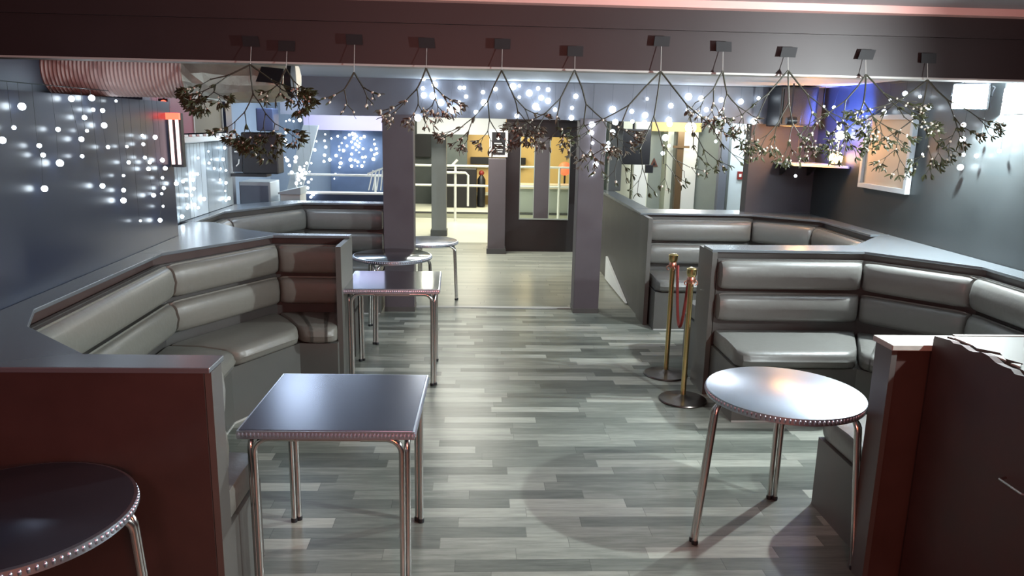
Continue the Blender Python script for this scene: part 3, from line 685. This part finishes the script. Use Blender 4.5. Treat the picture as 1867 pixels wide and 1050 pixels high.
obj('upper_board', box(-.15, 17.25, 1.0, 1.1, 17.45, 1.15), 'black', t); obj('lower_rail', box(-.15, 17.2, .30, 2.4, 17.45, .36), 'creampanel', t)
t = thing('far_step', 'low step with dark nosing across the far hall', 'step', (0, 16.0, 0))
obj('riser', box(-3.0, 15.4, 0.003, 5, 17.1, .10), 'creampanel', t); obj('nosing', box(-3.0, 15.36, .09, 5, 15.4, .125), 'fascia', t)
t = thing('hall_railing', 'white tubular railing across the far hall behind the slim column', 'railing', (-.2, 14.9, 0))
for z in (1.08, .70): obj('rail', MB().tube([(-1.6, 14.9, z), (2.2, 14.9, z)], .022, 8), 'white', t)
for x in (-.42, .62, 1.62): obj('post', MB().tube([(x, 14.9, 0), (x, 14.9, 1.08)], .026, 8), 'white', t)
obj('gate_frame', MB().tube([(-.60, 14.88, .95), (-.22, 14.88, .95), (-.17, 14.88, .90), (-.17, 14.88, .30)], .022, 8), 'white', t)
t = thing('red_lantern', 'glowing red round lantern seen through the right door glass', 'lantern', (1.85, 16.0, .9))
obj('globe', MB().ball((1.85, 16.0, 1.0), .14, 18, 10), mat('red_lantern_glow', (1, .12, .05), .5, emit=1.6), t); obj('stand', MB().tube([(1.85, 16.0, .11), (1.85, 16.0, .87)], .02, 8), 'black', t)
t = thing('service_counter', 'brown service counter seen through the door glass', 'counter', (1.4, 15.4, 0))
obj('front', box(.85, 15.42, .13, 2.5, 15.8, .62), 'sage', t); obj('top', box(.8, 15.38, .62, 2.55, 15.85, .70), 'tan', t)

# ------------------------------------------------------------------ corridor seen over the right rear booth
struct('wall_corridor', box(1.9, 13.3, 0, 6, 13.4, 2.6), 'sage')
struct('wall_corridor', box(1.86, 12.6, 0, 2.0, 13.3, 2.6), 'slatecol')
struct('wall_corridor', box(4.95, 7.75, 0, 5.05, 13.3, 2.6), 'sage')
t = thing('television', 'black television mounted at the left of the corridor opening', 'television', (2.45, 12.3, 1.2))
obj('screen', box(2.28, 12.2, 1.30, 2.78, 12.28, 1.86), 'black', t, .01); obj('arm', box(2.72, 12.2, 1.17, 2.84, 12.28, 1.295), 'black', t); obj('bracket', MB().tube([(2.5, 12.25, 1.86), (2.5, 12.25, 2.6)], .02, 8), 'black', t)
t = thing('locker', 'tall cream locker below the black television, left one', 'locker', (2.5, 13.0, 0), 'cream lockers')
obj('body', box(2.33, 12.9, 0, 2.62, 13.29, 2.0), 'creampanel', t, .01); obj('door', box(2.35, 12.88, .05, 2.60, 12.899, 1.95), 'creampanel', t)
t = thing('locker', 'tall cream locker below the black television, right one', 'locker', (2.8, 13.0, 0), 'cream lockers')
obj('body', box(2.65, 12.9, 0, 2.92, 13.29, 2.0), 'creampanel', t, .01); obj('door', box(2.67, 12.88, .05, 2.90, 12.899, 1.95), 'white', t)
t = thing('door_post', 'dark brown wooden post with cross-pieces in the corridor', 'post', (3.43, 12.8, 0))
obj('post', box(3.36, 12.75, 0, 3.47, 12.85, 1.83), 'wood', t); obj('cross_piece', box(3.28, 12.73, 1.56, 3.56, 12.749, 1.60), 'wood', t)
t = thing('door_frame', 'white door frame beside the brown post in the corridor', 'door frame', (3.65, 13.0, 0))
obj('jamb', box(3.24, 12.95, 0, 3.34, 13.29, 2.0), 'creampanel', t); obj('jamb', box(3.52, 12.95, 0, 3.76, 13.29, 2.0), 'white', t); obj('lintel', box(2.95, 12.93, 1.83, 3.80, 12.949, 2.0), 'yellow', t)
t = thing('pillar', 'slim dark grey post in the middle of the corridor opening', 'post', (4.2, 12.6, 0))
obj('shaft', box(4.02, 12.5, 0, 4.15, 12.62, 2.6), 'header', t)
D = obj('door_2', box(4.22, 12.6, 0, 4.78, 12.66, 2.15), 'whitepanel'); D['kind'] = 'structure'
obj('door_frame', MB().box(4.18, 12.58, 0, 4.22, 12.68, 2.2).box(4.78, 12.58, 0, 4.86, 12.68, 2.2).box(4.22, 12.58, 2.15, 4.78, 12.68, 2.2), 'slatecol', D)
t = thing('warning_sign', 'small red-brown triangle warning sign on the sage corridor wall', 'sign', (3.1, 13.28, 1.2))
obj('plate', MB().hull([(3.03, 13.27, 1.22), (3.17, 13.27, 1.22), (3.10, 13.27, 1.37)], [(3.03, 13.295, 1.22), (3.17, 13.295, 1.22), (3.10, 13.295, 1.37)]), mat('sign_brown', (.16, .06, .04), .5), t)
obj('symbol', MB().hull([(3.07, 13.262, 1.24), (3.13, 13.262, 1.24), (3.10, 13.262, 1.31)], [(3.07, 13.269, 1.24), (3.13, 13.269, 1.24), (3.10, 13.269, 1.31)]), 'black', t)
t = thing('fire_call_point', 'small dark red fire call point on the white corridor door', 'call point', (4.45, 12.59, 1.1))
obj('housing', box(4.36, 12.56, 1.07, 4.46, 12.598, 1.20), 'red', t); obj('window', box(4.38, 12.55, 1.11, 4.42, 12.559, 1.16), 'white', t)
def ceiling_globe(x, y, z, m_, lab, en, c):
    t = thing('wall_lamp', lab, 'lamp', (x, y, z)); obj('globe', MB().ball((x, y, z), .09, 18, 10), m_, t)
    obj('stem', MB().tube([(x, y, z+.085), (x, y, 2.6)], .01, 8), 'chrome', t)
    light(lab.split(' ')[0]+'_lamp_light', 'POINT', (x, y-.15, z), en, c, .09)
ceiling_globe(3.52, 12.6, 1.90, 'warmglow', 'warm glowing globe lamp above the brown corridor post', 20, (1, .85, .55))
ceiling_globe(4.42, 12.3, 1.88, 'whiteglow', 'cold bright globe lamp in front of the white corridor door', 35, (.85, .95, 1))

# ------------------------------------------------------------------ string lights
BULBS={'LW':[[-2.055,4.035,1.983],[-2.063,4.26,1.994],[-2.039,3.572,1.936],[-2.05,3.886,1.946],[-2.074,4.561,1.986],[-2.083,4.802,1.983],[-2.064,4.266,1.933],[-2.068,4.378,1.93],[-2.06,4.158,1.891],[-2.078,4.658,1.89],[-2.068,4.38,1.85],[-2.08,4.73,1.858],[-2.036,3.489,1.844],[-2.049,3.869,1.833],[-2.06,4.17,1.823],[-2.072,4.49,1.802],[-2.087,4.904,1.786],[-2.044,3.717,1.806],[-2.058,4.1,1.781],[-2.094,5.108,1.772],[-2.032,3.389,1.792],[-2.037,3.527,1.788],[-2.042,3.68,1.76],[-2.05,3.884,1.761],[-2.069,4.404,1.731],[-2.078,4.657,1.726],[-2.087,4.906,1.733],[-2.081,4.752,1.69],[-2.087,4.913,1.65],[-2.033,3.422,1.697],[-2.043,3.705,1.716],[-2.057,4.09,1.694],[-2.049,3.851,1.675],[-2.078,4.66,1.634],[-2.089,4.983,1.618],[-2.033,3.429,1.699],[-2.049,3.854,1.671],[-2.057,4.086,1.694],[-2.078,4.663,1.633],[-2.087,4.91,1.648],[-2.097,5.202,1.62],[-2.046,3.78,1.622],[-2.075,4.575,1.561],[-2.088,4.954,1.577],[-2.099,5.243,1.564],[-2.05,3.886,1.583],[-2.043,3.686,1.56],[-2.039,3.578,1.569],[-2.064,4.289,1.524],[-2.096,5.178,1.505],[-2.074,4.557,1.477],[-2.09,5.003,1.462],[-2.097,5.19,1.436],[-2.045,3.762,1.504],[-2.09,5.003,1.405],[-2.095,5.143,1.402],[-2.074,4.544,1.418],[-2.052,3.948,1.415],[-2.095,5.151,1.318],[-2.074,4.563,1.36],[-2.081,4.761,1.27],[-2.093,5.081,1.233],[-2.105,5.428,1.447],[-2.104,5.389,1.189]],'LR':[[-2.36,6.154,1.123],[-2.36,6.273,1.175],[-2.36,6.222,1.398],[-2.36,6.105,1.024],[-2.36,6.439,1.187],[-2.36,6.554,1.435],[-2.36,6.442,1.027],[-2.36,6.854,1.613],[-2.36,6.915,1.54],[-2.36,6.853,1.511],[-2.36,6.976,1.457],[-2.36,7.152,1.445],[-2.36,7.293,1.42],[-2.36,7.113,1.345],[-2.36,7.271,1.306],[-2.36,7.237,1.233],[-2.36,7.329,1.156],[-2.36,7.241,1.144],[-2.36,6.518,1.154],[-2.36,6.503,1.438],[-2.36,6.445,1.394],[-2.36,6.278,1.282],[-2.36,6.389,1.271],[-2.36,6.275,1.181],[-2.36,7.29,1.63],[-2.36,7.229,1.525],[-2.36,6.596,1.567],[-2.36,6.448,1.321],[-2.36,6.669,1.213]],'HC':[[-0.521,7.53,2.312],[-0.42,7.53,2.314],[-0.528,7.53,2.219],[-0.414,7.53,2.256],[-0.519,7.53,2.154],[-0.43,7.53,2.151],[-0.354,7.53,2.09],[-0.173,7.53,2.232],[-0.131,7.53,2.233],[-0.112,7.53,2.152],[-0.179,7.53,2.097],[-0.269,7.53,2.036],[-0.202,7.53,2.032],[-0.245,7.53,2.019],[0.05,7.53,2.196],[0.064,7.53,2.097],[0.171,7.53,2.228],[-0.014,7.53,2.006],[0.208,7.53,2.068],[0.401,7.53,2.263],[0.403,7.53,2.157],[0.499,7.53,2.197],[0.583,7.53,2.243],[0.681,7.53,2.234],[0.616,7.53,2.156],[0.684,7.53,2.128],[0.595,7.53,2.049],[0.754,7.53,2.046],[0.383,7.53,1.979],[0.952,7.53,2.177],[0.919,7.53,2.067],[0.917,7.53,1.972],[-0.578,7.53,1.941],[1.122,7.53,1.916],[1.12,7.53,1.832],[1.136,7.53,1.735],[1.116,7.53,1.631],[1.177,7.53,1.528],[1.143,7.53,1.429],[0.34,7.53,2.255],[0.564,7.53,2.072]],'HR':[[1.654,7.53,2.168],[1.318,7.53,2.06],[1.509,7.53,2.046],[1.643,7.53,2.012],[1.351,7.53,1.939],[1.521,7.53,1.949],[1.64,7.53,1.937],[1.329,7.53,1.843],[1.124,7.53,1.911],[1.293,7.53,1.737],[1.289,7.53,1.684],[2.061,7.53,2.198],[2.186,7.53,2.183],[1.892,7.53,2.108],[2.057,7.53,2.073],[2.246,7.53,2.077],[2.182,7.53,2.017],[1.881,7.53,1.972],[1.891,7.53,1.933],[2.387,7.53,2.174],[2.389,7.53,2.064],[2.404,7.53,1.967],[2.584,7.53,2.162],[2.757,7.53,2.198],[2.73,7.53,1.976],[2.37,7.53,1.877],[2.364,7.53,1.774],[1.858,7.53,1.801],[1.897,7.53,1.722],[1.841,7.53,1.648],[3.055,7.53,2.217],[3.083,7.53,2.075],[2.989,7.53,2.125],[2.978,7.53,2.027],[3.008,7.53,2.001],[3.063,7.53,1.996],[2.991,7.53,2.317]],'RW':[[3.37,6.219,2.158],[3.37,6.288,2.065],[3.37,6.006,2.2],[3.37,5.215,1.96],[3.37,5.202,1.863],[3.37,5.015,1.867],[3.37,5.168,1.758],[3.37,5.027,1.756],[3.37,5.181,1.671],[3.37,5.657,1.742],[3.37,4.669,1.931],[3.37,5.792,2.17],[3.37,5.663,2.087],[3.37,4.808,1.797]],'RA':[[3.499,7.0,2.078],[3.275,7.0,2.111],[3.461,7.0,2.002],[3.46,7.0,1.873],[3.573,7.0,1.731],[3.343,7.0,1.932],[3.433,7.0,1.766],[2.979,7.0,1.481],[3.18,7.0,2.116],[3.333,7.0,1.81],[3.451,7.0,1.949]],'FC':[[-2.376,11.4,1.725],[-2.228,11.4,1.695],[-2.356,11.4,1.593],[-2.239,11.4,1.603],[-2.225,11.4,1.512],[-2.385,11.4,1.468],[-2.246,11.4,1.395],[-2.257,11.4,1.303],[-2.138,11.4,1.638],[-2.045,11.4,1.673],[-1.989,11.4,1.575],[-1.937,11.4,1.651],[-1.915,11.4,1.535],[-2.032,11.4,1.524],[-2.025,11.4,1.475],[-1.967,11.4,1.467],[-2.003,11.4,1.358],[-2.078,11.4,1.39],[-2.172,11.4,1.33],[-2.014,11.4,1.282],[-2.032,11.4,1.223],[-1.846,11.4,1.594],[-1.831,11.4,1.511],[-1.85,11.4,1.419],[-1.869,11.4,1.335],[-1.777,11.4,1.679],[-1.762,11.4,1.613],[-1.747,11.4,1.53],[-1.802,11.4,1.328],[-1.761,11.4,1.304],[-1.855,11.4,1.243],[-1.77,11.4,1.245],[-1.703,11.4,1.246],[-1.66,11.4,1.673],[-1.681,11.4,1.498],[-1.692,11.4,1.372],[-1.649,11.4,1.381],[-1.668,11.4,1.305],[-1.563,11.4,1.483],[-1.518,11.4,1.634],[-1.511,11.4,1.568],[-1.487,11.4,1.501],[-1.48,11.4,1.435],[-1.514,11.4,1.417],[-1.532,11.4,1.35],[-1.811,11.4,1.645],[-1.729,11.4,1.58],[-1.788,11.4,1.562],[-1.711,11.4,1.647],[-2.113,11.4,1.053],[-2.094,11.4,1.121],[-1.782,11.4,1.479],[-1.74,11.4,1.446],[-1.877,11.4,1.693],[-1.826,11.4,1.711],[-1.793,11.4,1.711]],'FB':[[-2.295,9.3,1.657],[-2.264,9.3,1.597],[-2.297,9.3,1.454],[-2.278,9.3,1.42],[-2.254,9.3,1.359],[-2.174,9.3,1.456],[-2.183,9.3,1.408],[-2.23,9.3,1.277],[-2.162,9.3,1.265],[-2.132,9.3,1.313],[-2.149,9.3,1.237],[-2.107,9.3,1.259],[-2.109,9.3,1.217],[-2.065,9.3,1.273],[-2.047,9.3,1.39],[-1.993,9.3,1.391],[-2.076,9.3,1.355],[-2.017,9.3,1.288],[-2.164,9.3,1.203],[-1.999,9.3,1.198],[-2.035,9.3,1.163],[-2.18,9.3,1.147],[-2.045,9.3,1.094],[-2.169,9.3,1.085],[-2.123,9.3,1.016],[-2.207,9.3,0.987],[-2.014,9.3,0.983],[-1.985,9.3,1.019],[-2.278,9.3,1.745],[-2.184,9.3,1.88],[-2.11,9.3,1.895],[-2.112,9.3,1.3],[-2.131,9.3,1.341],[-2.084,9.3,1.314],[-2.151,9.3,1.189],[-2.082,9.3,1.204],[-2.125,9.3,1.148],[-2.272,9.3,1.879],[-2.231,9.3,1.893]]}
bulb_me = None
def string_light(label, key, R_, ztop, normal, chunk=90):
    pts = BULBS[key]
    if key == 'LW': pts = pts[::2]+pts[1::6]
    cx = sum(p[0] for p in pts)/len(pts); cy = sum(p[1] for p in pts)/len(pts)
    t = thing('string_light', label, 'string lights', (cx, cy, ztop), 'curtains of white string lights')
    ax = 1 if abs(normal[0]) > .5 else 0
    grp = sorted(pts, key=lambda p: p[ax]); strands = [[grp[0]]]
    for p in grp[1:]:
        if p[ax]-strands[-1][0][ax] < .07: strands[-1].append(p)
        else: strands.append([p])
    wmb = MB(); tops = []
    for s_ in strands:
        s_.sort(key=lambda p: -p[2])
        n = Vector(normal)*-.008
        x0 = Vector((sum(p[0] for p in s_)/len(s_), sum(p[1] for p in s_)/len(s_), ztop)); tops.append(x0+n)
        wmb.tube([x0+n]+[Vector(p)+n for p in s_]+[Vector(s_[-1])+n-Vector((0,0,.012))], .0009, 4)
    if len(tops) > 1: wmb.tube(tops, .002, 4)
    obj('wire', wmb, 'wire', t)
    global bulb_me
    if bulb_me is None:
        mb = MB().ball((0,0,0), 1, 10, 6); me = bpy.data.meshes.new('bulb'); me.from_pydata(mb.v, [], mb.f); me.materials.append(M['bulb'])
        for p in me.polygons: p.use_smooth = True
        bulb_me = me
    for p in pts:
        b = bpy.data.objects.new('bulb', bulb_me); col.objects.link(b); b.parent = t
        r = R_*random.uniform(.55, 1.5); b.scale = (r, r, r); b.location = Vector(p)-t.location
string_light('string lights spread over the glossy dark left wall', 'LW', .0115, 2.04, (1, 0, 0))
string_light('string lights down the grey panels of the left rear', 'LR', .011, 1.69, (1, 0, 0))
string_light('string lights along the grey header above the middle opening', 'HC', .023, 2.30, (0, -1, 0))
string_light('string lights along the grey header right of the pillar', 'HR', .023, 2.30, (0, -1, 0))
string_light('string lights scattered on the slate right wall below the flood lamp', 'RW', .015, 2.29, (-1, 0, 0))
string_light('string lights hanging in the right rear corner over the shelf', 'RA', .017, 2.30, (0, -1, 0))
string_light('dense curtain of string lights against the navy stage backdrop', 'FC', .017, 1.77, (0, -1, 0))
string_light('tangled bundle of string lights spilling over the navy parapet', 'FB', .016, 2.2, (0, -1, 0))

# ------------------------------------------------------------------ mistletoe hung from the beam
YB = 3.955
_b = MB().ball((0,0,0), 1, 8, 6); berry_me = bpy.data.meshes.new('berry'); berry_me.from_pydata(_b.v, [], _b.f); berry_me.materials.append(M['berry'])
for p in berry_me.polygons: p.use_smooth = True
def leafblade(mb, p, d, L, W):
    d = d.normalized(); s_ = d.cross(Vector((random.uniform(-1,1), random.uniform(-1,1), random.uniform(-1,1))))
    if s_.length < .1: return
    s_.normalize(); n = d.cross(s_)*.0012
    prof = [(0, .12), (.25, .75), (.55, 1), (.85, .6), (1, .1)]; q = d.cross(s_)*(L*.12)
    V = []
    for t_, w_ in prof:
        c = p+d*(L*t_)+q*math.sin(PI*t_)
        V += [c+s_*(W*w_*.5)+n, c-s_*(W*w_*.5)+n, c-s_*(W*w_*.5)-n, c+s_*(W*w_*.5)-n]
    Fc = []
    for i in range(4):
        for k in range(4): a, b = i*4+k, i*4+(k+1)%4; Fc.append((a, b, b+4, a+4))
    Fc += [(3,2,1,0), (16,17,18,19)]
    mb.add(V, Fc)
def mistletoe(label, x, ztop, width, length, gens, seed, nleaf=3, leafm='leaf', zstr=None, spread=.55, first=2, berryp=.25, bias=(0,0), L0=None):
    random.seed(seed)
    t = thing('mistletoe_bunch', label, 'mistletoe', (x, YB, ztop), 'mistletoe bunches hanging from the beam')
    st, lf, be = MB(), MB(), []
    L0 = L0 or length*.42
    tips = []
    def grow(p, d, L, g, r):
        q = p+d*L
        m_ = p.lerp(q, .5)+Vector((random.uniform(-.03,.03), random.uniform(-.03,.03), 0))*L*1.2
        st.tube([p, m_, q], [r*1.15, r, r*.95], 5); st.ball(q, r*1.5, 5, 3)
        if q.y > YB+.01: q.y = YB+.01
        if g >= gens-1 or g >= 2:
            if g >= gens or random.random() < .5: tips.append((q, d))
            if random.random() < berryp*.6: be.append((q+Vector((random.uniform(-.01,.01), -.008, random.uniform(-.01,.01))), random.uniform(.0045, .0065)))
        if g >= gens: return
        nb = 3 if (g == 0 and first == 3) else 2
        for k in range(nb):
            a = (k-(nb-1)/2)*(1.15 if g == 0 else .95)+random.uniform(-.25, .25)
            e = Vector((d.x+math.sin(a)*spread*1.5*width/length, d.y*.6+random.uniform(-.45, .35), d.z*random.uniform(.7, 1.0)+bias[1]*.2)); e.normalize()
            if random.random() < .08 and g > 1: continue
            grow(q, e, L*random.uniform(.58, .82), g+1, max(.0015, r*.78))
    for k in range(first):
        a = (k-(first-1)/2)*.75+random.uniform(-.12, .12)
        grow(Vector((x, YB, ztop)), Vector((math.sin(a)*width/length*1.1+bias[0], random.uniform(-.25, .05), -math.cos(a))).normalized(), L0*random.uniform(.7, 1), 1, .0042)
    for q, d in tips:
        for k in range(nleaf):
            e = Vector((d.x+random.uniform(-.8,.8), d.y+random.uniform(-.8,.3), d.z+random.uniform(-.7,.5)))
            leafblade(lf, q, e, random.uniform(.022, .042), random.uniform(.006, .011))
        if random.random() < berryp: be.append((q, random.uniform(.0045, .0075)))
    obj('branches', st, 'stem', t); 
    if lf.v: obj('leaves', lf, leafm, t, smooth=False)
    for p_, r_b in be[:95]:
        b = bpy.data.objects.new('berry', berry_me); col.objects.link(b); b.parent = t; b.scale = (r_b,)*3; b.location = p_-t.location
    zs = zstr or ztop+.14
    obj('hanging_string', MB().tube([(x, YB, ztop), (x+.002, 3.985, zs)], .0018, 5), 'skirt', t)
    tp = MB(); rng = random.Random(seed)
    a_, w2 = rng.uniform(-.3, .3), .033
    tp.hull([(x+w2*sx*1.2+a_*.02*sy, 3.972, zs+w2*sy*.75) for sx, sy in ((-1,-1), (1,-1), (1.1,1), (-.9,1))], [(x+w2*sx*1.2+a_*.02*sy, 3.9745, zs+w2*sy*.75) for sx, sy in ((-1,-1), (1,-1), (1.1,1), (-.9,1))])
    obj('tape_patch', tp, 'tape', t, label='black tape patch on the beam')

#            x     ztop  width length gens seed nleaf mat
for args in (
 ('thick leafy mistletoe bunch at far left, dark against the foil duct', -1.13, 2.165, .50, .34, 7, 31, 6, 'leaf', 2.278, .5, 3, .25),
 ('small sparse mistletoe sprig beside the leafy far left bunch', -.955, 2.15, .22, .20, 4, 12, 3, 'leaf', 2.26, .6, 2, .6),
 ('thin mistletoe sprig with few twigs in front of the grey header at left', -.62, 2.14, .30, .26, 3, 13, 1, 'leaf', 2.299, .6, 2, .9),
 ('mistletoe bunch with many pale berries above the left pillar', -.26, 2.17, .24, .30, 5, 14, 3, 'drydry', 2.292, .6, 2, .8),
 ('long-twigged mistletoe with pale leaves over the middle opening', .12, 2.168, .40, .42, 6, 25, 4, 'drydry', 2.296, .6, 2, .3),
 ('wide spreading mistletoe with leaves over the black door', .49, 2.176, .48, .46, 6, 16, 4, 'drydry', 2.27, .6, 2, .3),
 ('large open mistletoe branch over the corridor opening, bare lower twigs', .93, 2.181, .50, .56, 5, 17, 3, 'leaf', 2.329, .6, 3, .2),
 ('mistletoe bunch with berries right of the large open branch', 1.25, 2.19, .26, .30, 5, 18, 3, 'drydry', 2.311, .6, 2, .9),
 ('bushy mistletoe bunch in front of the hung black loudspeaker', 1.59, 2.20, .36, .42, 6, 19, 3, 'leaf', 2.292, .6, 3, .5),
 ('mistletoe bunch in front of the blue-lit right wall', 2.0, 2.19, .36, .42, 6, 20, 4, 'leaf', 2.29, .6, 3, .5),
 ('rightmost mistletoe bunch, over the framed tan board', 2.33, 2.17, .46, .42, 6, 21, 4, 'leaf', 2.28, .6, 3, .6),
):
    mistletoe(*args[:1], *args[1:5], args[5], args[6], args[7], args[8], args[9], args[10], args[11], args[12])
